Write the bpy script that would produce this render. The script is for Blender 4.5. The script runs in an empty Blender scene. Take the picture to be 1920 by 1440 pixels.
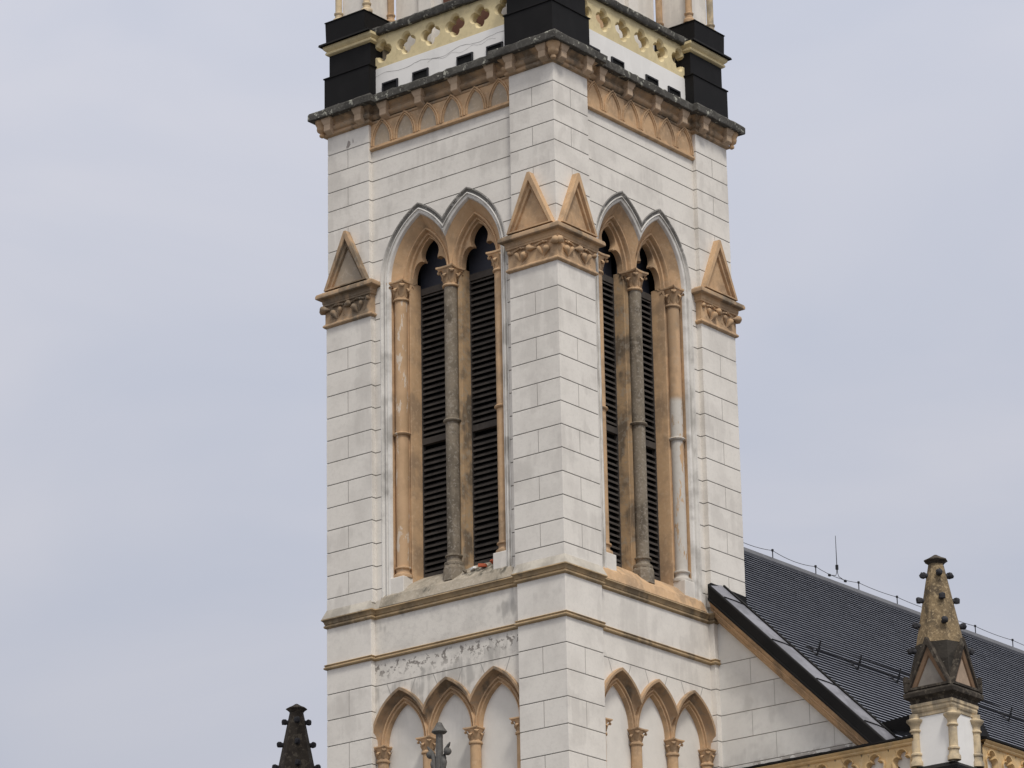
import bpy, math, random
from mathutils import Vector, Matrix
random.seed(7)
PI = math.pi
S = bpy.context.scene
COL = S.collection
Z0 = 20.42                      # height of the lower string course above the street

# ------------------------------------------------------------------ camera
CAM_LOC = Vector((40.81755, -53.32452, Z0 - 18.82192))
YAW, PITCH, ROLL, FPX = 0.66725, 0.33545, -0.01891, 6909.289
f_ = Vector((-math.sin(YAW)*math.cos(PITCH), math.cos(YAW)*math.cos(PITCH), math.sin(PITCH)))
r_ = Vector((math.cos(YAW), math.sin(YAW), 0)); u_ = r_.cross(f_)
R_ = math.cos(ROLL)*r_ + math.sin(ROLL)*u_
U_ = -math.sin(ROLL)*r_ + math.cos(ROLL)*u_
cd = bpy.data.cameras.new('camera'); cam = bpy.data.objects.new('camera', cd); COL.objects.link(cam)
cd.sensor_width = 36; cd.lens = FPX/1920*36; cd.clip_start = 0.5; cd.clip_end = 5000
cam.matrix_world = Matrix(((R_.x, U_.x, -f_.x, CAM_LOC.x), (R_.y, U_.y, -f_.y, CAM_LOC.y), (R_.z, U_.z, -f_.z, CAM_LOC.z), (0, 0, 0, 1)))
S.camera = cam

# ------------------------------------------------------------------ light
SUN_EL, SUN_AZ = math.radians(56), math.radians(-32)      # azimuth from +x towards -y
sd = Vector((math.cos(SUN_EL)*math.cos(SUN_AZ), math.cos(SUN_EL)*math.sin(SUN_AZ), math.sin(SUN_EL)))
sl = bpy.data.lights.new('sun', 'SUN'); sl.energy = 2.0; sl.angle = math.radians(11); sl.color = (1.0, 0.965, 0.91)
so = bpy.data.objects.new('sun', sl); COL.objects.link(so); so.rotation_euler = (-sd).to_track_quat('-Z', 'Y').to_euler()
W = bpy.data.worlds.new('World'); S.world = W; W.use_nodes = True
nt = W.node_tree; N = nt.nodes; Lk = nt.links; N.clear()
out = N.new('ShaderNodeOutputWorld'); bg = N.new('ShaderNodeBackground'); bg.inputs['Strength'].default_value = 0.1
sky = N.new('ShaderNodeTexSky'); sky.sky_type = 'NISHITA'; sky.sun_disc = False
sky.sun_elevation = SUN_EL; sky.sun_rotation = math.atan2(sd.x, sd.y)
tc = N.new('ShaderNodeTexCoord'); sep = N.new('ShaderNodeSeparateXYZ'); Lk.new(tc.outputs['Generated'], sep.inputs[0])
def wmath(op, a, b=None, c=None):
    n = N.new('ShaderNodeMath'); n.operation = op
    for i, v in enumerate((a, b, c)):
        if v is None: continue
        if isinstance(v, (int, float)): n.inputs[i].default_value = v
        else: Lk.new(v, n.inputs[i])
    return n.outputs[0]
zc = wmath('MAXIMUM', sep.outputs['Z'], 0.0)
elev = wmath('MULTIPLY_ADD', zc, 0.9, 0.70)
dt = N.new('ShaderNodeVectorMath'); dt.operation = 'DOT_PRODUCT'; Lk.new(tc.outputs['Generated'], dt.inputs[0]); dt.inputs[1].default_value = sd
glow = wmath('POWER', wmath('MAXIMUM', dt.outputs['Value'], 0.0), 2.0)
lum = wmath('MULTIPLY_ADD', glow, 0.7, elev)
mp = N.new('ShaderNodeMapping'); mp.inputs['Scale'].default_value = (1, 1, 2.2); mp.inputs['Rotation'].default_value = (0.25, 0.1, 0); Lk.new(tc.outputs['Generated'], mp.inputs[0])
nz = N.new('ShaderNodeTexNoise'); nz.inputs['Scale'].default_value = 5.5; nz.inputs['Detail'].default_value = 5; nz.inputs['Roughness'].default_value = 0.45; nz.inputs['Distortion'].default_value = 0.5
Lk.new(mp.outputs[0], nz.inputs['Vector'])
cr = N.new('ShaderNodeValToRGB'); Lk.new(nz.outputs['Fac'], cr.inputs[0])
cr.color_ramp.elements[0].position = 0.33; cr.color_ramp.elements[0].color = (0.510, 0.548, 0.655, 1)
cr.color_ramp.elements[1].position = 0.66; cr.color_ramp.elements[1].color = (0.640, 0.645, 0.712, 1)
ml = N.new('ShaderNodeVectorMath'); ml.operation = 'SCALE'; wm = N.new('ShaderNodeMix'); wm.data_type = 'RGBA'; wm.inputs[7].default_value = (0.625, 0.60, 0.565, 1)   # unseen sky overhead, tinted warm to colour the light on the walls
mr = N.new('ShaderNodeMapRange'); mr.inputs[1].default_value = 0.42; mr.inputs[2].default_value = 0.75; Lk.new(sep.outputs['Z'], mr.inputs[0]); Lk.new(mr.outputs[0], wm.inputs[0])
Lk.new(cr.outputs[0], wm.inputs[6]); Lk.new(wm.outputs[2], ml.inputs[0]); Lk.new(wmath('MULTIPLY', lum, 10.0), ml.inputs['Scale'])
mx = N.new('ShaderNodeMix'); mx.data_type = 'RGBA'; mx.inputs[0].default_value = 0.94
Lk.new(sky.outputs[0], mx.inputs[6]); Lk.new(ml.outputs[0], mx.inputs[7])
Lk.new(mx.outputs[2], bg.inputs['Color']); Lk.new(bg.outputs[0], out.inputs[0])
S.view_settings.view_transform = 'Standard'; S.view_settings.look = 'None'; S.view_settings.exposure = 0.0; S.view_settings.gamma = 1.0

# ------------------------------------------------------------------ materials
MATS = {}
def mat(name, base, dark=None, amt=0.35, scale=1.6, streak=0.0, speck=0.0, speck_col=None, speck_scale=9.0, rough=0.85,
        bump=0.15, bscale=14.0, patch=None, patch_pos=0.6, patch_scale=2.0, patch_stretch=1.0, spec=0.3, zband=None, fine=0.12):
    """weathered surface: two-tone noise + vertical run-off streaks + speckle + patches of another colour"""
    m = bpy.data.materials.new(name); m.use_nodes = True
    t = m.node_tree; n = t.nodes; l = t.links
    b = n['Principled BSDF']; b.inputs['Roughness'].default_value = rough; b.inputs['Specular IOR Level'].default_value = spec
    geo = n.new('ShaderNodeNewGeometry')
    dark = dark or tuple(c*0.6 for c in base)
    def noise(sc, detail=5, stretch=1.0, rg=0.6, dist=0.0, off=0.0):
        mpn = n.new('ShaderNodeMapping'); mpn.inputs['Scale'].default_value = (1, 1, 1/stretch); mpn.inputs['Location'].default_value = (off, off*.7, off*.3)
        l.new(geo.outputs['Position'], mpn.inputs[0])
        q = n.new('ShaderNodeTexNoise'); q.inputs['Scale'].default_value = sc; q.inputs['Detail'].default_value = detail
        q.inputs['Roughness'].default_value = rg; q.inputs['Distortion'].default_value = dist
        l.new(mpn.outputs[0], q.inputs['Vector']); return q.outputs['Fac']
    def ramp(v, a, c, lo=0.0, hi=1.0):
        q = n.new('ShaderNodeMapRange'); q.inputs[1].default_value = a; q.inputs[2].default_value = c
        q.inputs[3].default_value = lo; q.inputs[4].default_value = hi; q.interpolation_type = 'SMOOTHSTEP'
        l.new(v, q.inputs[0]); return q.outputs[0]
    def mix(fac, a, c):
        q = n.new('ShaderNodeMix'); q.data_type = 'RGBA'
        l.new(fac, q.inputs[0])
        for i, v in ((6, a), (7, c)):
            if isinstance(v, tuple): q.inputs[i].default_value = (*v, 1)
            else: l.new(v, q.inputs[i])
        return q.outputs[2]
    def mul(a, c):
        q = n.new('ShaderNodeMath'); q.operation = 'MULTIPLY'
        for i, v in enumerate((a, c)):
            if isinstance(v, (int, float)): q.inputs[i].default_value = v
            else: l.new(v, q.inputs[i])
        return q.outputs[0]
    col = mix(ramp(noise(scale), 0.42, 0.72, 0, amt), base, dark)
    if fine: col = mix(ramp(noise(scale*9, 3, off=3.1), 0.45, 0.75, 0, fine), col, dark)
    if streak: col = mix(ramp(mul(noise(5.0, 4, 9.0, off=5.0), ramp(noise(0.9, 3, off=2.0), 0.35, 0.65)), 0.30, 0.50, 0, streak), col, dark)
    if patch:
        pf = ramp(noise(patch_scale, 6, patch_stretch, 0.65, off=9.0), patch_pos, patch_pos+0.035)
        if zband:
            sp = n.new('ShaderNodeSeparateXYZ'); l.new(geo.outputs['Position'], sp.inputs[0])
            z1, z2, z3, z4 = [z+Z0 for z in zband]
            pf = mul(pf, mul(ramp(sp.outputs['Z'], z1, z2), ramp(sp.outputs['Z'], z3, z4, 1, 0)))
        col = mix(pf, col, patch)
    if speck: col = mix(ramp(noise(speck_scale, 4, off=7.0), 0.54, 0.60, 0, speck), col, speck_col or dark)
    l.new(col, b.inputs['Base Color'])
    if bump:
        bp = n.new('ShaderNodeBump'); bp.inputs['Strength'].default_value = bump; bp.inputs['Distance'].default_value = 0.02
        l.new(noise(bscale, 6, off=1.0), bp.inputs['Height']); l.new(bp.outputs[0], b.inputs['Normal'])
    MATS[name] = m; return m
GREYDIRT = (0.36, 0.34, 0.31)
mat('white_plaster', (0.765, 0.72, 0.652), (0.50, 0.465, 0.42), 0.42, 1.1, 0.33, bump=0.12, speck=0.10, speck_col=(0.45, 0.43, 0.40), speck_scale=16)
mat('white_plaster_worn', (0.735, 0.69, 0.62), GREYDIRT, 0.45, 1.5, 0.65, bump=0.18, patch=(0.25, 0.225, 0.20), patch_pos=0.535, patch_scale=7.5, zband=(-0.58, -0.24, -0.16, -0.07), speck=0.15, speck_col=(0.40, 0.37, 0.34))
mat('cream_paint', (0.77, 0.73, 0.665), (0.55, 0.52, 0.47), 0.3, 1.4, 0.3, bump=0.06, fine=0.08)
mat('white_paint', (0.82, 0.80, 0.765), (0.62, 0.60, 0.57), 0.25, 1.2, 0.2, bump=0.06, fine=0.06)
mat('white_mould', (0.72, 0.69, 0.64), (0.30, 0.28, 0.25), 0.55, 2.2, 0.5, bump=0.15)
mat('joint', (0.40, 0.375, 0.34), amt=0.3, bump=0)
mat('orange_plaster', (0.55, 0.362, 0.205), (0.28, 0.195, 0.125), 0.6, 2.4, 0.55, bump=0.2, speck=0.22, speck_col=(0.68, 0.50, 0.33), speck_scale=11)
mat('orange_dirt_shade', (0.46, 0.31, 0.185), (0.17, 0.13, 0.09), 0.8, 1.7, 0.85, bump=0.25, speck=0.3, speck_col=(0.30, 0.27, 0.22), speck_scale=8)  # real dirt on mouldings; also carries painted shade in hollows and soffits
mat('orange_flaking', (0.545, 0.36, 0.21), (0.38, 0.25, 0.14), 0.5, 2.0, 0.5, bump=0.2, patch=(0.62, 0.52, 0.41), patch_pos=0.575, patch_scale=8.0, patch_stretch=3.4)
mat('orange_peeled', (0.545, 0.36, 0.21), (0.30, 0.21, 0.13), 0.6, 2.0, 0.5, bump=0.25, patch=(0.56, 0.52, 0.46), patch_pos=0.41, patch_scale=4.5, patch_stretch=3.5, zband=(1.0, 1.1, 5.35, 5.5), speck=0.15, speck_col=(0.38, 0.33, 0.27))
mat('string_ochre', (0.40, 0.285, 0.16), (0.17, 0.13, 0.085), 0.75, 1.6, 0.8, bump=0.25, speck=0.2, speck_col=(0.50, 0.42, 0.30), speck_scale=9)
mat('bracket_plaster', (0.52, 0.385, 0.265), (0.34, 0.25, 0.17), 0.6, 3, 0.5, bump=0.15)
mat('hood_dirty', (0.66, 0.63, 0.58), (0.33, 0.31, 0.28), 0.5, 2.2, 0.4, bump=0.2, patch=(0.27, 0.255, 0.23), patch_pos=0.40, patch_scale=5, zband=(8.1, 9.0, 12, 13))
mat('string_slope', (0.54, 0.495, 0.42), (0.27, 0.245, 0.21), 0.6, 1.8, 0.6, bump=0.25, speck=0.2, speck_col=(0.36, 0.33, 0.28), speck_scale=12)
mat('peel', (0.36, 0.32, 0.29), amt=0.4, scale=6, bump=0.2)
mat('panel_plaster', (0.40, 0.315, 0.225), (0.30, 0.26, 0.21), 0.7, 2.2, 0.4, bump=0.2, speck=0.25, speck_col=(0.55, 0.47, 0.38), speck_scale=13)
mat('yellow_plaster', (0.71, 0.59, 0.345), (0.46, 0.38, 0.22), 0.4, 2.2, 0.35, bump=0.15, speck=0.15, speck_col=(0.30, 0.24, 0.14), speck_scale=7)
mat('cream_stone', (0.63, 0.50, 0.32), (0.23, 0.195, 0.145), 0.8, 3.0, 0.85, bump=0.25, speck=0.3, speck_col=(0.40, 0.34, 0.27))
mat('black_sheet', (0.009, 0.0085, 0.0085), (0.015, 0.014, 0.014), 0.6, 1.2, 0.3, rough=0.6, bump=0.05, spec=0.12)
mat('black_hole', (0.006, 0.006, 0.006), amt=0, rough=0.9, bump=0, fine=0)
mat('lichen_stone', (0.08, 0.075, 0.066), (0.025, 0.023, 0.021), 0.6, 3, 0, rough=0.95, bump=0.6, bscale=22, patch=(0.36, 0.355, 0.30), patch_pos=0.585, patch_scale=7.0, speck=0.35, speck_col=(0.17, 0.165, 0.145), speck_scale=11)
mat('orange_grimy', (0.44, 0.30, 0.17), (0.15, 0.115, 0.08), 0.85, 2.6, 0.9, bump=0.35, speck=0.45, speck_col=(0.34, 0.30, 0.24), speck_scale=10)
mat('grey_stone', (0.235, 0.195, 0.145), (0.095, 0.078, 0.058), 0.8, 2.2, 0.8, rough=0.95, bump=0.6, bscale=30, speck=0.55, speck_col=(0.34, 0.30, 0.25), speck_scale=18)
mat('ochre_stone', (0.245, 0.178, 0.10), (0.075, 0.058, 0.04), 0.95, 3.0, 0.9, rough=0.95, bump=0.8, bscale=24, speck=0.55, speck_col=(0.44, 0.335, 0.20), speck_scale=16, fine=0.5)
mat('dark_stone', (0.055, 0.045, 0.035), (0.025, 0.02, 0.016), 0.8, 3.5, 0.8, rough=0.95, bump=0.6, bscale=24, speck=0.4, speck_col=(0.17, 0.145, 0.11), speck_scale=9)
mat('soot_stone', (0.05, 0.043, 0.035), (0.02, 0.018, 0.016), 0.7, 3, 0.7, rough=0.95, bump=0.6, bscale=24, patch=(0.42, 0.39, 0.33), patch_pos=0.65, patch_scale=8.0)
mat('dark_ball', (0.035, 0.035, 0.04), amt=0.4, scale=6, rough=0.8, bump=0.2)
mat('dull_panel', (0.25, 0.225, 0.195), (0.15, 0.13, 0.115), 0.6, 3, 0.5, bump=0.2)
mat('pink_panel', (0.42, 0.31, 0.225), (0.26, 0.20, 0.15), 0.5, 3, 0.4, bump=0.2)
mat('slate', (0.215, 0.228, 0.275), (0.165, 0.176, 0.215), 0.5, 1.5, 0, rough=0.42, bump=0.1, bscale=30, spec=0.5)
mat('slate_edge_shade', (0.045, 0.048, 0.06), amt=0.3, scale=5, rough=0.8, bump=0)  # dark tone paints the shadow line under each slate course
mat('lead_sheet', (0.085, 0.087, 0.097), (0.05, 0.05, 0.06), 0.6, 1.6, 0.5, rough=0.55, bump=0.06, spec=0.3)
mat('zinc_sheet', (0.215, 0.215, 0.245), (0.09, 0.09, 0.105), 0.6, 1.6, 0.6, rough=0.45, bump=0.06, spec=0.5)
mat('louvre_wood', (0.072, 0.062, 0.054), (0.032, 0.027, 0.024), 0.6, 4, 0.4, rough=0.8, bump=0.25)
mat('dark_board', (0.040, 0.042, 0.054), (0.03, 0.031, 0.04), 0.4, 1.5, rough=0.55, bump=0.05)
mat('brown_door', (0.15, 0.065, 0.038), (0.09, 0.04, 0.025), 0.5, 3, 0.5, rough=0.7)
mat('iron', (0.02, 0.02, 0.023), amt=0.3, scale=6, rough=0.6, bump=0.05)
mat('wire', (0.05, 0.05, 0.055), amt=0.3, scale=6, rough=0.5, bump=0)
mat('crack', (0.30, 0.285, 0.265), amt=0.3, bump=0)
mat('brick', (0.42, 0.10, 0.045), amt=0.4, scale=9)
mat('chalk', (0.78, 0.76, 0.72), amt=0.3, scale=9)
mat('paving', (0.11, 0.105, 0.10), (0.08, 0.078, 0.075), 0.5, 0.6, rough=0.9)
mat('finial_stone', (0.125, 0.12, 0.112), (0.055, 0.052, 0.048), 0.7, 3.5, 0.7, rough=0.95, bump=0.5, bscale=26, speck=0.25, speck_col=(0.22, 0.21, 0.19), speck_scale=13)

# ------------------------------------------------------------------ mesh helpers
class MB:
    def __init__(s): s.v = []; s.f = []; s.m = []
    def pts(s, ps):
        i = len(s.v); s.v += [tuple(p) for p in ps]; return list(range(i, i+len(ps)))
    def face(s, ids, m=0): s.f.append(tuple(ids)); s.m.append(m)
    def poly(s, ps, m=0): s.face(s.pts(ps), m)
    def loft(s, rings, m=0, closed=True, cap0=False, cap1=False):
        ids = [s.pts(r) for r in rings]; n = len(rings[0])
        for k in range(len(ids)-1):
            mm = m[k] if isinstance(m, (list, tuple)) else m
            for i in range(n if closed else n-1):
                j = (i+1) % n
                s.face((ids[k][i], ids[k][j], ids[k+1][j], ids[k+1][i]), mm)
        if cap0: s.face(ids[0][::-1], m[0] if isinstance(m, (list, tuple)) else m)
        if cap1: s.face(ids[-1], m[-1] if isinstance(m, (list, tuple)) else m)
    def box(s, x0, x1, y0, y1, z0, z1, m=0, fr=None):
        P = [(x0, y0, z0), (x1, y0, z0), (x1, y1, z0), (x0, y1, z0), (x0, y0, z1), (x1, y0, z1), (x1, y1, z1), (x0, y1, z1)]
        if fr: P = [fr(*q) for q in P]
        i = s.pts(P)
        for q in ((0, 3, 2, 1), (4, 5, 6, 7), (0, 1, 5, 4), (1, 2, 6, 5), (2, 3, 7, 6), (3, 0, 4, 7)): s.face([i[k] for k in q], m)
    def lathe(s, cx, cy, prof, n=20, m=0, a0=0.0, cap=True):
        rings = [[(cx+r*math.cos(a0+2*PI*k/n), cy+r*math.sin(a0+2*PI*k/n), z) for k in range(n)] for r, z in prof]
        s.loft(rings, m, True, cap, cap)
    def tube(s, path, r, n=6, m=0):
        path = [Vector(p) for p in path]; rings = []
        for i, p in enumerate(path):
            d = (path[min(i+1, len(path)-1)]-path[max(i-1, 0)]).normalized()
            a = d.cross(Vector((0, 0, 1)) if abs(d.z) < .9 else Vector((1, 0, 0))).normalized(); b = d.cross(a)
            rr = r[i] if isinstance(r, (list, tuple)) else r
            rings.append([p+rr*(math.cos(2*PI*k/n)*a+math.sin(2*PI*k/n)*b) for k in range(n)])
        s.loft(rings, m, True, True, True)
    def drop(s, a, b, R, n=8, m=0, flat=None):
        """tear-drop leaf: sharp at a, round at b"""
        a = Vector(a); b = Vector(b); d = b-a
        e = d.normalized(); q = e.cross(Vector((0, -1, 0.01))).normalized(); w = e.cross(q)
        rings = []
        for t, rr in ((0, .03), (.2, .3), (.4, .62), (.6, .9), (.76, 1), (.9, .78), (.97, .42), (1, .05)):
            rings.append([a+d*t+R*rr*(math.cos(2*PI*k/n)*q+math.sin(2*PI*k/n)*w*(flat or 1)) for k in range(n)])
        s.loft(rings, m, True, True, True)
    def sphere(s, c, R, n=10, m=0, sz=1.0):
        rings = []
        for i in range(1, 7):
            t = PI*i/7; rings.append([(c[0]+R*math.sin(t)*math.cos(2*PI*k/n), c[1]+R*math.sin(t)*math.sin(2*PI*k/n), c[2]-R*sz*math.cos(t)) for k in range(n)])
        s.loft(rings, m, True, True, True)
    def build(s, name, mats, parent=None, loc=(0, 0, 0), rz=0.0, smooth=None, bevel=None):
        me = bpy.data.meshes.new(name); me.from_pydata(s.v, [], s.f)
        for m in (mats if isinstance(mats, (list, tuple)) else [mats]): me.materials.append(MATS[m])
        me.polygons.foreach_set('material_index', s.m)
        me.update()
        import bmesh
        b = bmesh.new(); b.from_mesh(me); bmesh.ops.recalc_face_normals(b, faces=b.faces); b.to_mesh(me); b.free()
        if smooth:
            me.polygons.foreach_set('use_smooth', [True]*len(me.polygons)); me.set_sharp_from_angle(angle=math.radians(smooth))
        o = bpy.data.objects.new(name, me); COL.objects.link(o); o.location = loc; o.rotation_euler = (0, 0, rz)
        if parent: o.parent = parent
        if bevel:
            bm = o.modifiers.new('bevel', 'BEVEL'); bm.width = bevel; bm.segments = 2; bm.limit_method = 'ANGLE'; bm.angle_limit = math.radians(40)
        return o
def tag(o, label=None, cat=None, group=None, kind=None):
    if label: o['label'] = label
    if cat: o['category'] = cat
    if group: o['group'] = group
    if kind: o['kind'] = kind
    return o
def thing(name, loc, label, cat, group=None):
    o = bpy.data.objects.new(name, None); COL.objects.link(o); o.location = loc; o.empty_display_size = .3
    return tag(o, label, cat, group)
def dup(o, parent, rz=None, loc=None, name=None):
    c = o.copy(); COL.objects.link(c); c.parent = parent
    if rz is not None: c.rotation_euler = (0, 0, rz)
    if loc is not None: c.location = loc
    for ch in [x for x in bpy.data.objects if x.parent is o]:
        d = ch.copy(); COL.objects.link(d); d.parent = c
    return c
def offset_poly(pts, o):
    n = len(pts); res = []
    for i in range(n):
        a, b, c = pts[i-1], pts[i], pts[(i+1) % n]
        d1 = (b[0]-a[0], b[1]-a[1]); d2 = (c[0]-b[0], c[1]-b[1])
        l1 = math.hypot(*d1); l2 = math.hypot(*d2)
        n1 = (d1[1]/l1, -d1[0]/l1); n2 = (d2[1]/l2, -d2[0]/l2)
        k = 1+n1[0]*n2[0]+n1[1]*n2[1]
        res.append((b[0]+o*(n1[0]+n2[0])/k, b[1]+o*(n1[1]+n2[1])/k))
    return res
def sweep(mb, plan, prof, m=0):
    """run a moulding profile [(outward, z)...] round a closed plan polygon"""
    mb.loft([[(x, y, z) for x, y in offset_poly(plan, o)] for o, z in prof], m, True)
def arc_z(cx_off, r, x): return math.sqrt(max(0, r*r-(x+cx_off)**2))
def lancet(cx, off, r, zs, d, n=14, clipL=None, clipR=None):
    """pointed arch ring: left springing -> apex -> right springing, optionally cut at a distance from the axis"""
    def half(clip):
        w = r-off; t1 = math.acos(off/r)
        t0 = math.acos(min(1, (off+clip)/r)) if (clip is not None and w > clip) else 0.0
        return [(r*math.cos(t0+(t1-t0)*i/n)-off, zs+r*math.sin(t0+(t1-t0)*i/n)) for i in range(n+1)]
    Lh = [(cx-x, z) for x, z in half(clipL)]; Rh = [(cx+x, z) for x, z in half(clipR)][::-1]
    return [F(u, d, z) for u, z in Lh]+[F(u, d, z) for u, z in Rh[1:]]
def F(u, d, z): return (u-3.0, d-3.0, z)          # face frame -> tower frame (front face = -y)

# ------------------------------------------------------------------ ground
g = MB(); g.poly([(-2500, -2500, 0), (2500, -2500, 0), (2500, 2500, 0), (-2500, 2500, 0)])
tag(g.build('ground', 'paving'), kind='structure')

# ------------------------------------------------------------------ bell tower
T = thing('bell_tower', (-3, 3, 0), 'tall white plaster bell tower with ochre trim, louvred twin belfry windows and gabled corner piers', 'tower')
HP = PI/2; ZL = (0, 0, Z0)
PW, RD = 1.16, 0.12
JU = [10.978, 10.552, 10.13, 9.71, 9.26, 8.806, 8.342, 7.88]           # joints above the caps
JL = [6.614-.4745*k for k in range(12)]                                # joints below the caps
JB = [-.57-.525*k for k in range(10)]                                  # joints below the string courses
gap, gd = .0108, .015

def pier_loft(mb, z0, z1, joints, w, inset, odd):
    """one corner pier: courses parted by V joints, every second course halved by an upright joint"""
    a = -3+inset; b = -3+w; c = -3+.575
    def ring(z, e, notch):
        lo, hi = a+e, b-e
        q = .008; dn = gd*.8 if notch else 0
        return [(lo, lo, z), (c-q, lo, z), (c, lo+dn, z), (c+q, lo, z), (hi, lo, z), (hi, hi, z), (lo, hi, z), (lo, c+q, z), (lo+dn, c, z), (lo, c-q, z)]
    js = sorted([j for j in joints if z0+.03 < j < z1-.03], reverse=True)
    rings = []; mats = []
    top = z1; rings.append(ring(top, 0, False))
    for i, j in enumerate(js+[z0]):
        nt_ = (i % 2 == odd) and j != z0
        if nt_ and i == 0: nt_ = False
        if nt_: rings[-1] = ring(rings[-1][0][2], 0, True) if i == 0 else rings[-1]
        rings.append(ring(j+(gap if j != z0 else 0), 0, False)); mats.append(0)
        if nt_:                                     # swap in the notched ring pair
            zt = rings[-2][0][2]; zb = rings[-1][0][2]
            rings[-2] = ring(zt, 0, True); rings[-1] = ring(zb, 0, True)
        if j != z0:
            rings.append(ring(j, gd, False)); mats.append(1)
            rings.append(ring(j-gap, 0, False)); mats.append(1)
    n = len(rings[0]); ids = [mb.pts(r) for r in rings]
    for k in range(len(ids)-1):
        for i in range(n):
            jn = (i+1) % n
            notchy = i in (1, 2, 7, 8) and mats[k] == 0 and abs(rings[k][2][1]-rings[k][0][1]) > 1e-5
            mb.face((ids[k][i], ids[k][jn], ids[k+1][jn], ids[k+1][i]), 1 if (mats[k] or notchy) else 0)
    mb.face(ids[0]); mb.face(ids[-1][::-1])
pb = MB()
pier_loft(pb, 7.9, 11.42, JU, 1.145, .022, 1)
pier_loft(pb, 1.12, 7.2, JL, 1.20, 0.0, 1)
pier_loft(pb, 0.02, .80, [], PW, 0.0, 1)
pier_loft(pb, -6.0, -.03, JB, PW, 0.0, 1)
pb.box(-3, -3+PW, -3, -3+PW, -Z0, -6.0)
pier = pb.build('corner_pier', ['white_plaster', 'joint'], T, ZL, bevel=.006)
for k in (1, 2, 3): dup(pier, T, k*HP)

mb = MB()
for (u, z, w, h) in ((.60, 11.10, .06, .09), (.72, 11.13, .015, .06), (.56, 11.04, .035, .04)):
    n = 11; mb.poly([F(u+w*math.cos(2*PI*i/n)*random.uniform(.55, 1.1), .0195, z+h*math.sin(2*PI*i/n)*random.uniform(.55, 1.1)) for i in range(n)])
mb.build('peeled_patch', 'peel', T, ZL)
# ---- recessed wall fields
HO, HR, HZ = .655, 1.655, 7.82                      # belfry hood: centre offset, outer radius, springing
CXS = (2.36, 3.64)
def hood_x(r, z, zs=HZ, off=HO):                    # half width at height z
    return r-off if z <= zs else (math.sqrt(max(0, r*r-(z-zs)**2))-off)
def solid_belfry(z):
    h = hood_x(HR-.02, z)
    if h <= 0: return [(PW-.05, 6-PW+.05)]
    if h >= .64: return [(PW-.05, 2.36-h), (3.64+h, 6-PW+.05)]
    return [(PW-.05, 2.36-h), (2.36+h, 3.64-h), (3.64+h, 6-PW+.05)]
AO, AR, AZ = .425, 1.18, -1.80                      # blind arcade
ACX = (1.82, 3.0, 4.18)
def solid_arcade(z):
    h = hood_x(AR-.015, z, AZ, AO)
    if h <= 0: return [(PW-.05, 6-PW+.05)]
    iv = []; lo = PW-.05
    for c in ACX:
        a = c-(h if c == ACX[0] else min(h, .59))
        if a > lo+1e-4: iv.append((lo, a))
        lo = c+(h if c == ACX[2] else min(h, .59))
    
    if lo < 6-PW+.05: iv.append((lo, 6-PW+.05))
    return iv
def wall_field(mb, z0, z1, joints, solid, breaks, d=RD, m=0):
    zs = set([z0, z1]+[b for b in breaks if z0 < b < z1])
    js = [j for j in joints if z0+.03 < j < z1-.03]
    for j in js: zs |= {j-gap, j, j+gap}
    k = z0
    while k < z1: zs.add(round(k, 4)); k += .06
    zs = sorted(zs); out_ = [zs[0]]
    for z in zs[1:]:
        if z-out_[-1] > 1e-4: out_.append(z)
    zs = [z for z in out_ if not any(0 < abs(z-j) < gap-1e-5 for j in js)]
    dep = lambda z: d+(gd if any(abs(z-j) < 1e-5 for j in js) else 0)
    for a, b in zip(zs[:-1], zs[1:]):
        sa, sb = solid(a+1e-5), solid(b-1e-5)
        if len(sa) != len(sb): sa = sb = (sa if len(sa) < len(sb) else sb)
        mm = m+1 if dep(a) != dep(b) else m
        for (p, q), (r, s_) in zip(sa, sb): mb.poly([F(p, dep(a), a), F(q, dep(a), a), F(s_, dep(b), b), F(r, dep(b), b)], mm)
vz = HZ+arc_z(HO, HR-.02, .64); az_ = HZ+math.sqrt((HR-.02)**2-HO**2)
wb = MB(); wall_field(wb, 1.0, 11.0, JU+[7.42, 7.08]+JL, solid_belfry, [vz, az_, HZ])
wl = wb.build('belfry_wall', ['white_plaster', 'joint'], T, ZL); dup(wl, T, HP)
wb = MB(); wall_field(wb, 0.0, .82, [], lambda z: [(PW-.05, 6-PW+.05)], [])
az2 = AZ+math.sqrt((AR-.015)**2-AO**2); vz2 = AZ+arc_z(AO, AR-.015, .59)
wall_field(wb, -6.0, -.02, JB[:1], solid_arcade, [az2, vz2, AZ])
for c in ACX:                                       # raking joints over each arch
    for s in (-1, 1):
        x0, x1 = c+s*.36, c+s*.25; zt = -.585; zb = AZ+arc_z(AO, AR, abs(x1-c))+.0
        q = .009
        wb.poly([F(x0-q, RD-.002, zt), F(x0+q, RD-.002, zt), F(x1+q, RD-.002, zb), F(x1-q, RD-.002, zb)], 1)
a_ = wb.build('arcade_wall', ['white_plaster_worn', 'joint'], T, ZL)
b_ = dup(a_, T, HP); b_.data = a_.data.copy(); b_.data.materials[0] = MATS['white_plaster']
wb = MB(); wb.poly([F(1.0, .31, -6), F(5.0, .31, -6), F(5.0, .31, -.9), F(1.0, .31, -.9)])
for a, b in ((1.13, 1.24), (4.76, 4.87)): wb.box(a, b, .16, .31, -6, AZ, 0, F)
a_ = wb.build('arcade_panel', 'cream_paint', T, ZL); dup(a_, T, HP)
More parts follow.
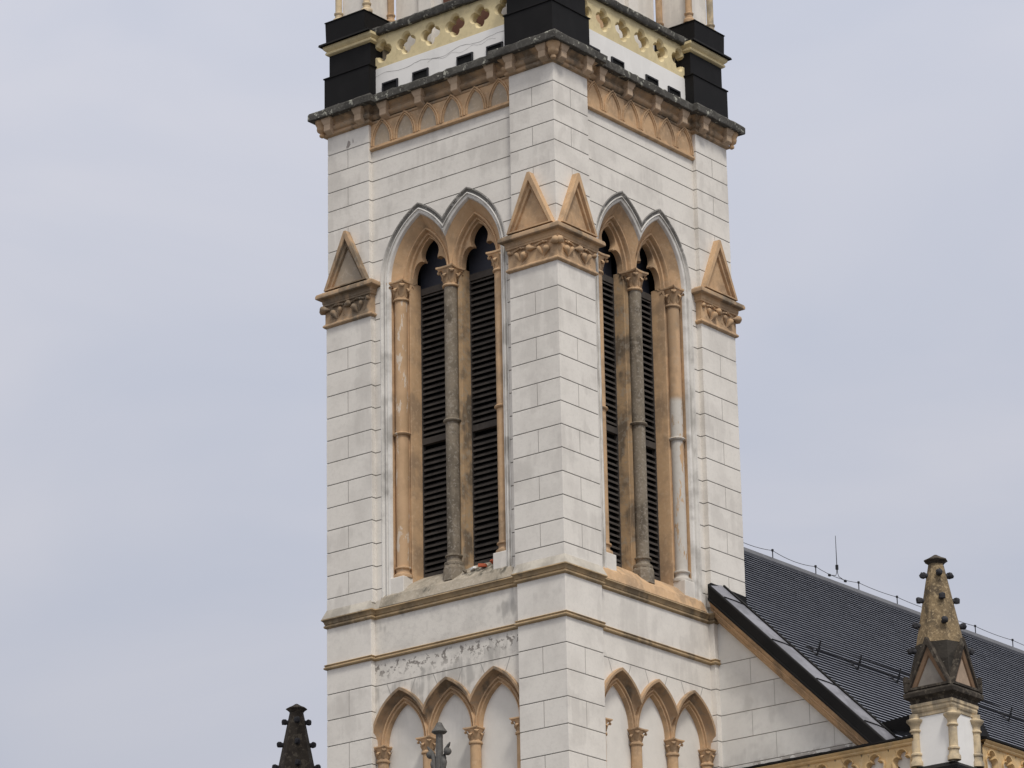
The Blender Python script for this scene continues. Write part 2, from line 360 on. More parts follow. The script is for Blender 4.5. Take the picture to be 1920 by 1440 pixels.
# black core added to darken the inside, back faces and lower body
wb = MB(); wb.box(-1.85, 1.85, -1.85, 1.85, -1, 12.0, 1); wb.box(-2.65, 2.65, -2.65, 2.65, -Z0, -6.01, 0)
for k in (2, 3):
    c, s = math.cos(k*HP), math.sin(k*HP)
    wb.poly([(c*x-s*y, s*x+c*y, z) for x, y, z in ((-2, -2.88, -6), (2, -2.88, -6), (2, -2.88, 11.9), (-2, -2.88, 11.9))])
wb.build('tower_body_and_added_core', ['white_plaster', 'black_hole'], T, ZL)

# ---- string courses, round the stepped plan
def tower_plan(w=PW, rd=RD):
    side = [(-3, -3), (-3+w, -3), (-3+w, -3+rd), (3-w, -3+rd), (3-w, -3)]
    P = []
    for k in range(4):
        c, s = round(math.cos(k*HP)), round(math.sin(k*HP))
        P += [(c*x-s*y, s*x+c*y) for x, y in side]
    return P
mb = MB(); sweep(mb, tower_plan(), [(-.03, 1.21), (.004, 1.16), (.08, .975), (.088, .95), (.07, .94), (.045, .91), (.035, .865), (.02, .86), (.03, .85), (.048, .835), (.048, .81), (.03, .79), (.004, .78), (-.02, .77)], [0, 0]+[1]*11)
mb.build('string_course', ['string_slope', 'string_ochre'], T, ZL, smooth=28)
mb = MB(); sweep(mb, tower_plan(), [(-.02, .06), (.03, .045), (.045, .03), (.03, .012), (.028, .0), (.045, -.012), (.052, -.03), (.045, -.05), (.02, -.062), (-.02, -.07)])
mb.build('string_course', 'string_ochre', T, ZL, smooth=28)
# ---- sills below the louvres
mb = MB(); prof = [(.034, .985), (.115, 1.20), (.35, 1.43), (.86, 1.70), (.86, .85), (.12, .85)]
NS = 26
for i in range(NS):                                 # worn upper edge
    pass
mb.loft([[F(1.33+3.34*i/NS, d+(random.uniform(-.006, .006) if 0 < q < 4 else 0), z+(random.uniform(-.012, .012) if q in (1, 2) else 0)) for q, (d, z) in enumerate(prof)] for i in range(NS+1)], 0, True, True, True)
sill = mb.build('window_sill', 'orange_dirt_shade', T, ZL); 
MATS['sill_grimy'] = mat('sill_grimy', (0.40, 0.345, 0.27), (0.115, 0.105, 0.08), 0.7, 1.3, 1.0, bump=0.4, speck=0.35, speck_col=(0.50, 0.45, 0.37), speck_scale=15)
s2 = dup(sill, T, HP); s2.data = sill.data.copy(); s2.data.materials[0] = MATS['orange_plaster']; sill.data.materials[0] = MATS['sill_grimy']

# ---- belfry windows
def belfry_window(rz, face):
    mb = MB()
    rings = [(-.01, .112, 1), (.012, .112, 1), (.03, .15, 1), (.06, .175, 1), (.082, .175, 1), (.086, .135, 0), (.108, .128, 0), (.116, .16, 0), (.134, .165, 0), (.142, .145, 0), (.18, .16, 0), (.204, .20, 0), (.207, .215, 1), (.30, .295, 1), (.345, .335, 1), (.36, .348, 1), (.40, .385, 1),
             (.41, .36, 1), (.435, .355, 1), (.452, .38, 1), (.46, .44, 1), (.485, .455, 1), (.495, .435, 1), (.515, .44, 1), (.53, .50, 1)]
    hm = MB()
    for side, cx in ((0, 2.36), (1, 3.64)):
        for tgt, sel in ((hm, rings[:13]), (mb, rings[12:])):
            rr = []
            for t, d, m in sel:
                cl = .64
                rr.append(lancet(cx, HO, HR-t, HZ, d, 16, None if side == 0 else cl, cl if side == 0 else None))
            tgt.loft(rr, [m for _, _, m in sel[:-1]] if tgt is hm else 0, False)
    gm = MB()
    # jambs
    def jamb(tgt, pr, z0, z1, mir=False, m=0):
        tgt.loft([[F(6-u if mir else u, d, z) for u, d in pr] for z in (z0, z1)], m, False)
    for mir in (False, True):
        jamb(hm, [(1.35, .112), (1.372, .112), (1.39, .15), (1.42, .175), (1.442, .175), (1.446, .135), (1.468, .128), (1.476, .16), (1.494, .165), (1.502, .145), (1.54, .16), (1.564, .20), (1.567, .215)], 1.15, HZ, mir)
        jamb(mb, [(1.567, .215), (1.565, .46), (1.775, .47), (1.782, .44), (1.805, .43), (1.815, .455), (1.845, .46), (1.855, .435), (1.875, .445), (1.89, .50), (1.905, .74)], 1.15, HZ, mir)
        jamb(gm, [(3.0, .455), (2.89, .46), (2.885, .435), (2.865, .43), (2.855, .455), (2.845, .50), (2.83, .505), (2.812, .74)], 1.3, HZ, mir)
    # cusped tracery plates
    half = [(.452, 0), (.45, .10), (.437, .19), (.41, .275), (.37, .345), (.32, .39), (.265, .412), (.215, .41), (.18, .392), (.172, .42), (.20, .46), (.225, .525), (.225, .59), (.20, .665), (.155, .735), (.10, .795), (.04, .83), (0, .86)]
    for cx in CXS:
        ins = [(cx-x, HZ+z) for x, z in half]+[(cx+x, HZ+z) for x, z in half[::-1][1:]]
        n = (len(ins)-1)//2
        r = HR-.53; t1 = math.acos(HO/r)
        hz = [z/.86 for _, z in half]
        outp = [(r*math.cos(t1*q)-HO, HZ+r*math.sin(t1*q)) for q in [i/n for i in range(n+1)]]
        outp = [(cx-x, z) for x, z in outp]+[(cx+x, z) for x, z in outp[::-1][1:]]
        mid = [(a[0]*.82+b[0]*.18, a[1]*.82+b[1]*.18) for a, b in zip(ins, outp)]
        mb.loft([[F(u, .50, z) for u, z in outp], [F(u, .50, z) for u, z in mid], [F(u, .53, z) for u, z in ins], [F(u, .635, z) for u, z in ins]], 0, False)
        mb.loft([[F(u, .636, z) for u, z in ins], [F(u, .636, z) for u, z in outp]], 0, False)
    w = mb.build('belfry_window', 'orange_plaster', T, ZL, rz, smooth=30)
    hm.build('hood_mould', ['white_mould', 'hood_dirty'], w, smooth=30)
    gm.build('mullion', 'orange_grimy', w, smooth=30)
    for cx in CXS:
        lb = MB(); x0, x1 = cx-.52, cx+.52
        for a, b in ((x0, cx-.435), (cx+.435, x1)): lb.box(a, b, .735, .83, 1.62, 7.72, 0, F)
        for a, b in ((1.60, 1.70), (4.40, 4.53), (7.60, 7.74)): lb.box(cx-.435, cx+.435, .728, .83, a, b, 0, F)
        for k in range(48):
            z = 1.74+k*.1235
            if 4.30 < z < 4.54 or z > 7.56: continue
            j = random.uniform(-.006, .006); tl = random.uniform(-.004, .004)
            P = [(.742, z+j), (.742, z+.026+j), (.842, z+.118), (.842, z+.094)]
            lb.loft([[F(u, d, zz+s*tl) for d, zz in P] for u, s in ((cx-.436, -1), (cx+.436, 1))], 0, True)
        lo = lb.build('louvre_shutter', 'louvre_wood', w)
        db = MB(); db.box(cx-.56, cx+.56, .86, .88, 7.70, 9.0, 0, F); db.build('window_board', 'dark_board', w)
    return w
belfry_window(0, 0); belfry_window(HP, 1)

# ---- columns with leaf capitals
def capital(mb, cx, cy, zt, h, r, wa, m=0, dense=8):
    zb = zt-h
    mb.lathe(cx, cy, [(r*1.0, zb-.03), (r*1.22, zb-.02), (r*1.28, zb), (r*1.2, zb+.025), (r*1.02, zb+.035), (r*1.0, zb+.07), (r*1.06, zb+h*.4), (r*1.25, zb+h*.68), (r*1.4, zb+h*.80)], 16, m)
    a = wa/2                                        # abacus: square with hollow sides
    def ab(k):
        P = []
        for q in range(4):
            for s in (-1, -.85, -.45, 0, .45, .85):
                y = -a*k*(1-.16*(1-s*s)) if abs(s) < 1 else -a*k
                x = s*a*k
                c, s_ = math.cos(q*HP), math.sin(q*HP); P.append((cx+c*x-s_*y, cy+s_*x+c*y))
        return P
    mb.loft([[(x, y, z) for x, y in ab(k)] for k, z in ((.80, zt-h*.21), (.88, zt-h*.17), (.90, zt-h*.13), (1.0, zt-h*.10), (1.02, zt-h*.05), (1.0, zt))], m, True, True, True)
    for k in range(dense):                          # curling leaves
        th = 2*PI*k/dense+PI/4
        long = k % 2 == 0
        e = Vector((math.cos(th), math.sin(th), 0)); sdir = Vector((-e.y, e.x, 0)); C = Vector((cx, cy, 0))
        top = zb+h*(.80 if long else .60); ro = r*(1.75 if long else 1.45)
        path = [(r*1.0, zb+.05), (r*1.08, zb+h*.30), (r*1.28, zb+h*.52), (ro*.97, top-.01), (ro*1.08, top-h*.10), (ro*1.0, top-h*.2)]
        wd = [.12, .42, .55, .46, .36, .12]
        A, B, Cc, D = [], [], [], []
        for (rad, z), w in zip(path, wd):
            p = C+e*rad+Vector((0, 0, z)); A.append(p+sdir*w*r*.9); B.append(p+e*r*.13+Vector((0, 0, .004))); Cc.append(p-sdir*w*r*.9); D.append(p-e*r*.12)
        mb.loft([[a1, b1, c1, d1] for a1, b1, c1, d1 in zip(A, B, Cc, D)], m, True, True, True)
        mb.sphere(C+e*(ro*1.02)+Vector((0, 0, top-h*.13)), r*.24, 7, m)
def column(u, d, zbot, ztop, r, ring_z, smat, cmat, wcap, hcap, rz, base=True, plinth=True, bmat=None):
    x, y, _ = F(u, d, 0)
    mb = MB(); prof = [(r, zbot+.2)]
    nseg = 16
    for i in range(nseg+1): prof.append((r*(1+random.uniform(-.012, .012)), zbot+.2+(ztop-hcap-zbot-.2)*i/nseg))
    mb.lathe(x, y, prof, 20)
    o = mb.build('column', smat, T, ZL, rz, smooth=40)
    mb = MB(); capital(mb, x, y, ztop, hcap, r, wcap); mb.build('capital', cmat, o, smooth=40)
    if ring_z:
        mb = MB(); mb.lathe(x, y, [(r*.98, ring_z-.035), (r*1.18, ring_z-.03), (r*1.34, ring_z-.012), (r*1.38, ring_z+.008), (r*1.28, ring_z+.025), (r*.98, ring_z+.03)], 20); mb.build('shaft_ring', bmat or smat, o, smooth=40)
    if base:
        mb = MB(); z = zbot
        mb.lathe(x, y, [(r*1.45, z), (r*1.5, z+.03), (r*1.45, z+.065), (r*1.12, z+.09), (r*1.05, z+.14), (r*1.1, z+.17), (r*1.32, z+.19), (r*1.32, z+.215), (r*1.0, z+.235)], 20); mb.build('column_base', bmat or smat, o, smooth=40)
    if plinth == 'stone':
        mb = MB(); mb.lathe(x, y, [(r*1.75, 1.25), (r*1.7, zbot-.06), (r*1.5, zbot+.005)], 8, 0, PI/8); mb.build('plinth', bmat or smat, o, bevel=.01)
    elif plinth:
        mb = MB(); mb.box(u-.20 if u < 3 else u-.17, u+.17 if u < 3 else u+.20, .16, .60, 1.10, zbot+.004, 0, F); mb.build('plinth', 'white_plaster', o, bevel=.015)
    return o
for rz, mats_ in ((0, ('orange_flaking', 'grey_stone', 'orange_plaster')), (HP, ('orange_plaster', 'grey_stone', 'orange_peeled'))):
    for u, sm, pl in zip((1.70, 3.0, 4.30), mats_, (True, 'stone', True)):
        column(u, .36, 1.57, HZ+.01, .133, 4.57, sm, 'orange_plaster', .42, .40, rz, True, pl, 'grey_stone' if pl == 'stone' else sm)
    for u in (1.27, 2.41, 3.59, 4.73):
        column(u, .215, -5.6, AZ+.005, .108, None, 'orange_plaster', 'orange_plaster', .345, .30, rz, True, False)

# ---- blind arcade mouldings
mb = MB()
for c in ACX:
    rings = [(0, .125, 0), (.008, .045, 0), (.03, .045, 0), (.07, .05, 1), (.08, .12, 1), (.10, .20, 1), (.14, .255, 1), (.165, .275, 1), (.19, .275, 1), (.205, .22, 1), (.225, .21, 1), (.245, .22, 1), (.255, .265, 1), (.285, .28, 1), (.295, .25, 1), (.315, .25, 1), (.335, .37, 1)]
    rings = [(t*.84, .125 if i == 0 else .045+(d-.045)*.82, 0 if 3 <= i <= 6 or m == 0 else 1) for i, (t, d, m) in enumerate(rings)]  # hollow rings take the darker tone: mostly painted shade, partly soot
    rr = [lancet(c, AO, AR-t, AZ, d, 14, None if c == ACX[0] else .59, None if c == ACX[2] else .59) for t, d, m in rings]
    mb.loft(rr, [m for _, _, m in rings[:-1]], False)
am = mb.build('arcade_mould', ['orange_dirt_shade', 'orange_plaster'], T, ZL, 0, smooth=30); dup(am, T, HP)

# ---- gabled pier caps
def cap_plan(): return [(-3, -3), (-3+1.2, -3), (-3+1.2, -3+1.2), (-3, -3+1.2)]
def pier_cap(k, gables, fmat):
    mb = MB(); pr = [(-.05, 7.13), (.03, 7.15), (.055, 7.175), (.055, 7.20), (.035, 7.225), (.02, 7.235), (.015, 7.26), (.015, 7.60), (.03, 7.62), (.05, 7.625), (.05, 7.66), (.06, 7.675), (.065, 7.735), (.085, 7.76), (.15, 7.775), (.165, 7.79), (.165, 7.835), (.15, 7.875), (.02, 7.955), (-.1, 7.97)]
    sweep(mb, cap_plan(), pr, [0]*13+[1]*(len(pr)-14)); mb.poly([(x, y, 7.97) for x, y in offset_poly(cap_plan(), -.1)])  # slab is dirty; the same dark tone also paints shade on its soffit
    o = mb.build('pier_cap', [fmat, 'orange_dirt_shade'], T, ZL, k*HP, smooth=25)
    lf = MB(); y0 = -3-.02
    def leaves(tr):
        def P(u, z, e=.035): return tr(u, -e, z)
        for c in (.34, .90):
            lf.drop(P(c-.02, 7.28, .01), P(c-.145, 7.485, .065), .074, m=0)
            lf.drop(P(c+.0, 7.30, .01), P(c+.095, 7.52, .06), .05, m=0)
            lf.drop(P(c-.01, 7.56, .03), P(c-.055, 7.60, .06), .035); lf.drop(P(c+.02, 7.56, .03), P(c+.05, 7.59, .055), .03)
            lf.tube([P(c-.14, 7.57, .04), P(c-.05, 7.60, .04), P(c+.06, 7.585, .04), P(c+.16, 7.555, .04)], .02, 6)
            for q in (-.16, .0, .15):
                lf.tube([P(c+q*.4, 7.26, .0), P(c+q, 7.33, .012), P(c+q*1.25, 7.375, .004)], [.006, .014, .005], 5)
        for c in (.62,):
            lf.drop(P(c-.14, 7.51, .03), P(c+.10, 7.545, .075), .066); lf.drop(P(c+.13, 7.56, .03), P(c-.02, 7.565, .07), .05)
        lf.drop(P(1.08, 7.52, .02), P(1.2, 7.56, .05), .05)
    leaves(lambda u, d, z: (-3+u, -3+d, z)); leaves(lambda u, d, z: (-3+d, -3+u, z))
    lf.drop((-3.02+.17, -3.05, 7.52), (-3.09, -3.09, 7.56), .08); lf.drop((-3.05, -3.02+.17, 7.52), (-3.09, -3.09, 7.55), .08)
    lf.build('leaf_carving', fmat, o, smooth=50)
    for gi in gables:
        gb = MB()
        tr = (lambda u, d, z: (-3+u, -3+d, z)) if gi == 0 else (lambda u, d, z: (-3+d, -3+u, z))
        def tri(e, d):
            x0, x1, zt, zb, c = .03+e*1.05, 1.17-e*1.05, 9.12-e*2.35, 7.93+(e*.35 if e else 0), .60
            tw = max(.028-e*.3, .001)
            return [tr(x0, d, zb), tr(x1, d, zb), tr(c+tw, d, zt), tr(c-tw, d, zt)]
        rings = [tri(0, .06), tri(0, -.125), tri(.075, -.125), tri(.085, -.06), tri(.115, -.05), tri(.125, -.065), tri(.14, -.06), tri(.15, -.005)]
        gb.loft(rings, [0]*7, True); gb.face(gb.pts(rings[-1]), 1)
        gb.build('gablet', [fmat, 'panel_plaster' if k == 0 else 'orange_plaster'], o, bevel=.006)
    return o
pier_cap(0, (0,), 'orange_dirt_shade'); pier_cap(1, (0, 1), 'orange_plaster'); pier_cap(2, (1,), 'orange_plaster')

# ---- arched frieze under the cornice
def frieze(rz):
    mb = MB(); a, b = 1.14, 4.86
    mb.loft([[F(u, d, z) for d, z in ((.118, 10.79), (.07, 10.80), (.05, 10.82), (.05, 10.85), (.075, 10.865), (.075, 10.885), (.10, 10.90), (.10, 11.56))] for u in (a, b)], 0, False)
    for i in range(6):
        c = a+(i+.5)*(b-a)/6; w, off = .292, .34; r = w+off; zs = 10.93
        st = [(0, .10, 0), (.004, .062, 0), (.028, .062, 0), (.034, .092, 0), (.05, .092, 0), (.054, .07, 0), (.07, .07, 0), (.08, .112, 0)]
        rr = []
        for t, d, m in st:
            L_ = lancet(c, off, r-t, zs, d, 8)
            rr.append([F(c-(w-t), d, 10.895)]+L_+[F(c+(w-t), d, 10.895)])
        mb.loft(rr, 0, False)
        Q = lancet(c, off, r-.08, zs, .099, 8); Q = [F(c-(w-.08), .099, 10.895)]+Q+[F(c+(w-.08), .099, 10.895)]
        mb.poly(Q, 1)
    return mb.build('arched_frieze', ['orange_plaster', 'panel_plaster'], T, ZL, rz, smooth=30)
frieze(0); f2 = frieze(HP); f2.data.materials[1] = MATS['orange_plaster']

# ---- cornice
plan_c = tower_plan(1.17, .12)
mb = MB(); sweep(mb, plan_c, [(-.04, 11.37), (.012, 11.385), (.035, 11.40), (.045, 11.425), (.035, 11.445), (.02, 11.45), (.02, 11.475), (.03, 11.485), (.055, 11.50), (.075, 11.53), (.08, 11.56), (.065, 11.59), (.045, 11.60), (.05, 11.64), (.09, 11.68), (.13, 11.71), (.14, 11.742)])
mb.build('cornice', 'orange_dirt_shade', T, ZL, smooth=30)
def subdiv_plan(plan, step):
    P = []
    for i, a in enumerate(plan):
        b = plan[(i+1) % len(plan)]; n = max(1, int(math.hypot(b[0]-a[0], b[1]-a[1])/step))
        P += [(a[0]+(b[0]-a[0])*k/n, a[1]+(b[1]-a[1])*k/n) for k in range(n)]
    return P
mb = MB(); pl = subdiv_plan(plan_c, .11)
def rough_ring(o, z, amp):
    return [(x+random.uniform(-amp, amp), y+random.uniform(-amp, amp), z+random.uniform(-amp, amp)) for x, y in offset_poly(pl, o)]
mb.loft([rough_ring(.05, 11.738, 0), rough_ring(.268, 11.738, .006), rough_ring(.278, 11.75, .007), rough_ring(.278, 11.885, .010), rough_ring(.262, 11.915, .012), rough_ring(.0, 11.935, .004), [(x*.5, y*.5, 11.95) for x, y in pl]], 0, True, False, True)
mb.build('cornice_slab', 'lichen_stone', T, ZL, smooth=22)
def bracket_mesh(base_d, drop_):
    mb = MB(); w = .085; D = lambda q: base_d+.02-q
    prof = [(0, 11.40-drop_), (.035, 11.395-drop_), (.175, 11.455), (.185, 11.47), (.185, 11.62), (.0, 11.64)]
    mb.loft([[F(3+s*w, D(q), z) for q, z in prof] for s in (-1, 1)], 0, True, True, True)
    for (e, q, z) in ((0, 0, 0),): pass
    def blk(w_, q_, z): return [F(3-w_, D(0), z), F(3+w_, D(0), z), F(3+w_, D(q_), z), F(3-w_, D(q_), z)]
    mb.loft([blk(w+.002, .187, 11.60), blk(w+.018, .20, 11.63), blk(w+.022, .205, 11.65), blk(w+.045, .222, 11.70), blk(w+.048, .225, 11.744)], 0, True, True, True)
    return mb
bp0 = bracket_mesh(0, 0).build('cornice_bracket', 'bracket_plaster', T, ZL, 0, bevel=.006)
bp1 = bracket_mesh(.12, .0).build('cornice_bracket', 'bracket_plaster', T, ZL, 0, bevel=.006)
first = {0: True, 1: True}
for rz in (0, HP, 3*HP):
    spots = [(0, .16), (0, 1.0), (1, 1.58), (1, 2.52), (1, 3.48), (1, 4.42), (0, 5.0), (0, 5.84)]
    if rz == 3*HP: spots = [(0, 5.84), (0, 5.0)]
    for kind, u in spots:
        src = (bp0, bp1)[kind]
        o = src if first[kind] else dup(src, T)
        first[kind] = False
        o.rotation_euler = (0, 0, rz); du = u-3
        o.location = (math.cos(rz)*du, math.sin(rz)*du, Z0)
for q in (0, 1, 2):
    mb = MB(); c, s = math.cos(q*HP), math.sin(q*HP); x, y = -3.06, -3.06
    X, Y = c*x-s*y, s*x+c*y
    mb.lathe(X, Y, [(.02, 11.385), (.055, 11.41), (.06, 11.44), (.04, 11.47), (.05, 11.485), (.10, 11.52), (.115, 11.57), (.11, 11.62), (.13, 11.66), (.15, 11.70), (.15, 11.743)], 12)
    mb.build('corner_boss', 'orange_plaster', T, ZL, smooth=40)

# ---- parapet with quatrefoils
def quatre(th, k=1.0):
    a, b = .140, .126
    ph = ((th+PI/4) % HP)-PI/4
    return k*(a*math.cos(ph)+math.sqrt(max(0, b*b-(a*math.sin(ph))**2)))
def parapet(rz, cracks):
    mb = MB(); d0, d1 = .21, .38; z0, z1 = 12.67, 13.42; zc_ = 13.045; pitch = .655
    for i in range(6):
        c = 3+(i-2.5)*pitch
        hl = pitch/2 if i > 0 else c-1.10; hr = pitch/2 if i < 5 else 4.90-c
        n = 48; R1, R2, R3, R4 = [], [], [], []
        for k in range(n):
            th = 2*PI*k/n; cs, sn = math.cos(th), math.sin(th)
            ex = (hr if cs > 0 else hl)/max(abs(cs), 1e-6); ez = ((z1-zc_) if sn > 0 else (zc_-z0))/max(abs(sn), 1e-6)
            e = min(ex, ez); q1, q2 = quatre(th), quatre(th, .83)
            R1.append((c+e*cs, zc_+e*sn)); R2.append((c+q1*cs, zc_+q1*sn)); R3.append((c+q2*cs, zc_+q2*sn))
        # put exact corners in
        for sx, sz in ((hr, z1-zc_), (-hl, z1-zc_), (-hl, z0-zc_), (hr, z0-zc_)):
            th = math.atan2(sz, sx); k = round((th % (2*PI))/(2*PI)*n) % n; R1[k] = (c+sx, zc_+sz)
        mb.loft([[F(u, d0, z) for u, z in R1], [F(u, d0, z) for u, z in R2], [F(u, d0+.045, z) for u, z in R3], [F(u, d1, z) for u, z in R3], [F(u, d1, z) for u, z in R1]], 0, True)
    o = mb.build('parapet_tracery', 'yellow_plaster', T, ZL, rz, smooth=30)
    wb = MB(); wb.box(1.1, 4.9, .20, .45, 11.9, 12.668, 0, F); p = wb.build('parapet_wall', 'white_paint', T, ZL, rz)
    if cracks:
        for (ua, ub, za, zb2, w) in ((1.2, 4.68, 12.50, 12.49, .012), (2.6, 4.4, 12.42, 12.40, .008)):
            ck = MB(); pts_ = []; z = 0
            n = 40
            for i in range(n+1):
                z += random.uniform(-.014, .014); z *= .9
                pts_.append((ua+(ub-ua)*i/n, za+(zb2-za)*i/n+z+.03*math.sin(i*.55)))
            ck.loft([[F(u, .1975, zz-w*.5*random.uniform(.3, 1)) for u, zz in pts_], [F(u, .1975, zz+w*.5*random.uniform(.3, 1)) for u, zz in pts_]], 0, False); ck.build('crack', 'crack', p)
    for u in (1.60, 2.42, 3.60, 4.38):
        sc = MB()
        for a, b, c_, e in ((-.21, -.18, 12.0, 12.29), (.18, .21, 12.0, 12.29), (-.18, .18, 12.255, 12.29)): sc.box(u+a, u+b, .165, .30, c_, e, 0, F)
        sc.box(u-.18, u+.18, .192, .30, 12.0, 12.255, 1, F)
        sc.build('scupper', ['iron', 'black_hole'], p)
    cp = MB(); L0 = [(.13, 13.40), (.105, 13.43), (.10, 13.55), (.14, 13.585), (.50, 13.60), (.52, 13.42)]
    n = 34
    cp.loft([[F(1.06+3.88*i/n, d+random.uniform(-.008, .008), z+random.uniform(-.009, .009)) for d, z in L0] for i in range(n+1)], 0, True, True, True)
    cp.build('parapet_coping', 'lichen_stone', T, ZL, rz, smooth=40)
parapet(0, True); parapet(HP, False)
mb = MB()
def sq(a, b): return [(-3+a, -3+a), (-3+b, -3+a), (-3+b, -3+b), (-3+a, -3+b)]
def sqr(a, b, z): return [(x, y, z) for x, y in sq(a, b)]
mb.loft([sqr(-.025, 1.20, 11.9), sqr(-.025, 1.20, 12.70), sqr(-.045, 1.225, 12.705), sqr(-.045, 1.225, 12.73), sqr(.0, 1.19, 12.745)], 0, True, True, True)
Ls = [(.05, .05), (1.185, .05), (1.185, .44), (.44, .44), (.44, 1.185), (.05, 1.185)]
mb.loft([[(-3+x, -3+y, z) for x, y in Ls] for z in (12.74, 13.46)], 0, True)
mb.loft([sqr(-.11, 1.26, 13.475), sqr(-.12, 1.27, 13.455), sqr(-.11, 1.26, 13.50), sqr(.0, 1.07, 13.52), sqr(-.012, 1.065, 13.99), sqr(-.03, 1.085, 14.0), sqr(-.02, 1.07, 14.02)], 0, True, True, True)
pp = mb.build('parapet_pier', 'black_sheet', T, ZL, 0)
mb = MB(); sweep(mb, sq(.05, 1.185), [(-.02, 13.24), (.03, 13.25), (.06, 13.275), (.065, 13.305), (.05, 13.325), (.04, 13.335), (.055, 13.35), (.085, 13.38), (.10, 13.40), (.10, 13.455), (-.02, 13.46)])
mb.build('pier_moulding', 'yellow_plaster', pp, smooth=30)
for k in (1, 2): dup(pp, T, k*HP)
# ---- upper stage behind the parapet
mb = MB(); i0, i1 = .25, .92
for k in range(4):
    c, s = math.cos(k*HP), math.sin(k*HP)
    P = [(-3+i0, -3+i0), (-3+i1, -3+i0), (-3+i1, -3+i1), (-3+i0, -3+i1)]
    mb.loft([[(c*x-s*y, s*x+c*y, z) for x, y in P] for z in (14.0, 17.5)], 0, True, True, True)
    P = [(-2.55, -2.55), (-1.9, -2.55), (-1.9, -1.9), (-2.55, -1.9)]
    mb.loft([[(c*x-s*y, s*x+c*y, z) for x, y in P] for z in (12.0, 13.47)], 0, True)
mb.box(-1.95, 1.95, -1.95, 1.95, 12.0, 17.6, 0)
for k in (0, 1):
    c, s = math.cos(k*HP), math.sin(k*HP)
    def B(x0, x1, y0, y1, z0, z1): mb.box(x0, x1, y0, y1, z0, z1, 0, lambda x, y, z: (c*x-s*y, s*x+c*y, z))
    B(-1.25, -.92, -2.05, -1.9, 12.0, 17); B(.92, 1.25, -2.05, -1.9, 12.0, 17)
us = mb.build('upper_stage', 'white_plaster', T, ZL)
for k in (0, 1):
    mb = MB(); mb.box(-.62 if k == 0 else -1.0, .82 if k == 0 else .25, -2.0, -1.94, 12.0, 17.0); mb.build('upper_door', 'brown_door' if k == 0 else 'orange_plaster', T, ZL, k*HP)
def colonnette(u, d, mt, rz):
    x, y, _ = F(u, d, 0); mb = MB(); z = 14.02; r = .072
    mb.lathe(x, y, [(r*1.7, z), (r*1.75, z+.05), (r*1.6, z+.085), (r*1.1, z+.11), (r*1.1, z+.17), (r*1.35, z+.19), (r*1.38, z+.22), (r*1.0, z+.24), (r, 17.5)], 14); mb.build('colonnette', mt, T, ZL, rz, smooth=40)
for k in (0, 1, 2):
    for u, d in ((.19, .19), (.97, .19), (.97, .97), (.19, .97)):
        if k == 2 and (u, d) == (.97, .19) or k == 0 and (u, d) == (.19, .97): pass
        colonnette(u, d, 'cream_stone' if (u, d) == (.19, .19) or k == 0 and u == .97 and d == .19 else 'orange_plaster', k*HP)

# ---- debris on the sill
def chunk(nm, mt, u, d, z, sx, sy, sz, rot, label, cat):
    mb = MB(); M_ = Matrix.Rotation(rot, 3, 'Z') @ Matrix.Rotation(rot*.6, 3, 'Y')
    P = [M_ @ Vector((a*sx*random.uniform(.7, 1.1), b*sy*random.uniform(.7, 1.1), c*sz*random.uniform(.7, 1.1))) for a, b, c in ((-1, -1, -1), (1, -1, -1), (1, 1, -1), (-1, 1, -1), (-1, -1, 1), (1, -1, 1), (1, 1, 1), (-1, 1, 1))]
    i = mb.pts(P)
    for q in ((0, 3, 2, 1), (4, 5, 6, 7), (0, 1, 5, 4), (1, 2, 6, 5), (2, 3, 7, 6), (3, 0, 4, 7)): mb.face([i[k] for k in q])
    tag(mb.build(nm, mt, None, (u-6, d, Z0+z), bevel=.005), label, cat)
chunk('brick_piece', 'brick', 3.80, .27, 1.415, .09, .05, .035, .2, 'larger broken red brick lying on the stained window sill', 'brick')
chunk('brick_piece', 'brick', 3.97, .34, 1.475, .05, .04, .02, 1.2, 'smaller red brick chip on the window sill, right of the bigger brick', 'brick')
chunk('plaster_piece', 'chalk', 3.55, .26, 1.40, .075, .035, .024, -.3, 'white broken plaster piece on the window sill beside the red brick', 'plaster')
chunk('stone_piece', 'grey_stone', 3.36, .24, 1.385, .05, .04, .025, .9, 'small grey stone bit on the sill against the foot of the middle column', 'stone')

# ------------------------------------------------------------------ nave
NV = thing('church_nave', (-3, 20, 0), 'white plaster nave with a steep dark slate roof running back behind the tower', 'church')
def nv(x, y, z): return (x+3, y-20, z)               # world (z from string course) -> nave frame
YW, YV, XE, YE = 4.97, 4.70, 5.30, 34.0
RZ, RS = 4.15, .97
def roof_z(x): return RZ-RS*abs(x+3)
mb = MB(); 
js = [j for j in JB if j > -6]+[-.045]
zs = sorted(set([-Z0, -6.0]+[j+e for j in js for e in (-gap*.8, 0, gap*.8)]+[1.2]))
for sgn in (1, -1):
    for a, b in zip(zs[:-1], zs[1:]):
        da = gd if any(abs(a-j) < 1e-6 for j in js) else 0; db = gd if any(abs(b-j) < 1e-6 for j in js) else 0
        xa = min(XE, -3+(RZ-.1-a)/RS); xb = min(XE, -3+(RZ-.1-b)/RS)
        P = [(-.1, YW+da, a), (xa, YW+da, a), (xb, YW+db, b), (-.1, YW+db, b)]
        if sgn < 0: P = [(-6-x, y, z) for x, y, z in P]
        mb.poly([nv(*q) for q in P], 1 if da != db else 0)
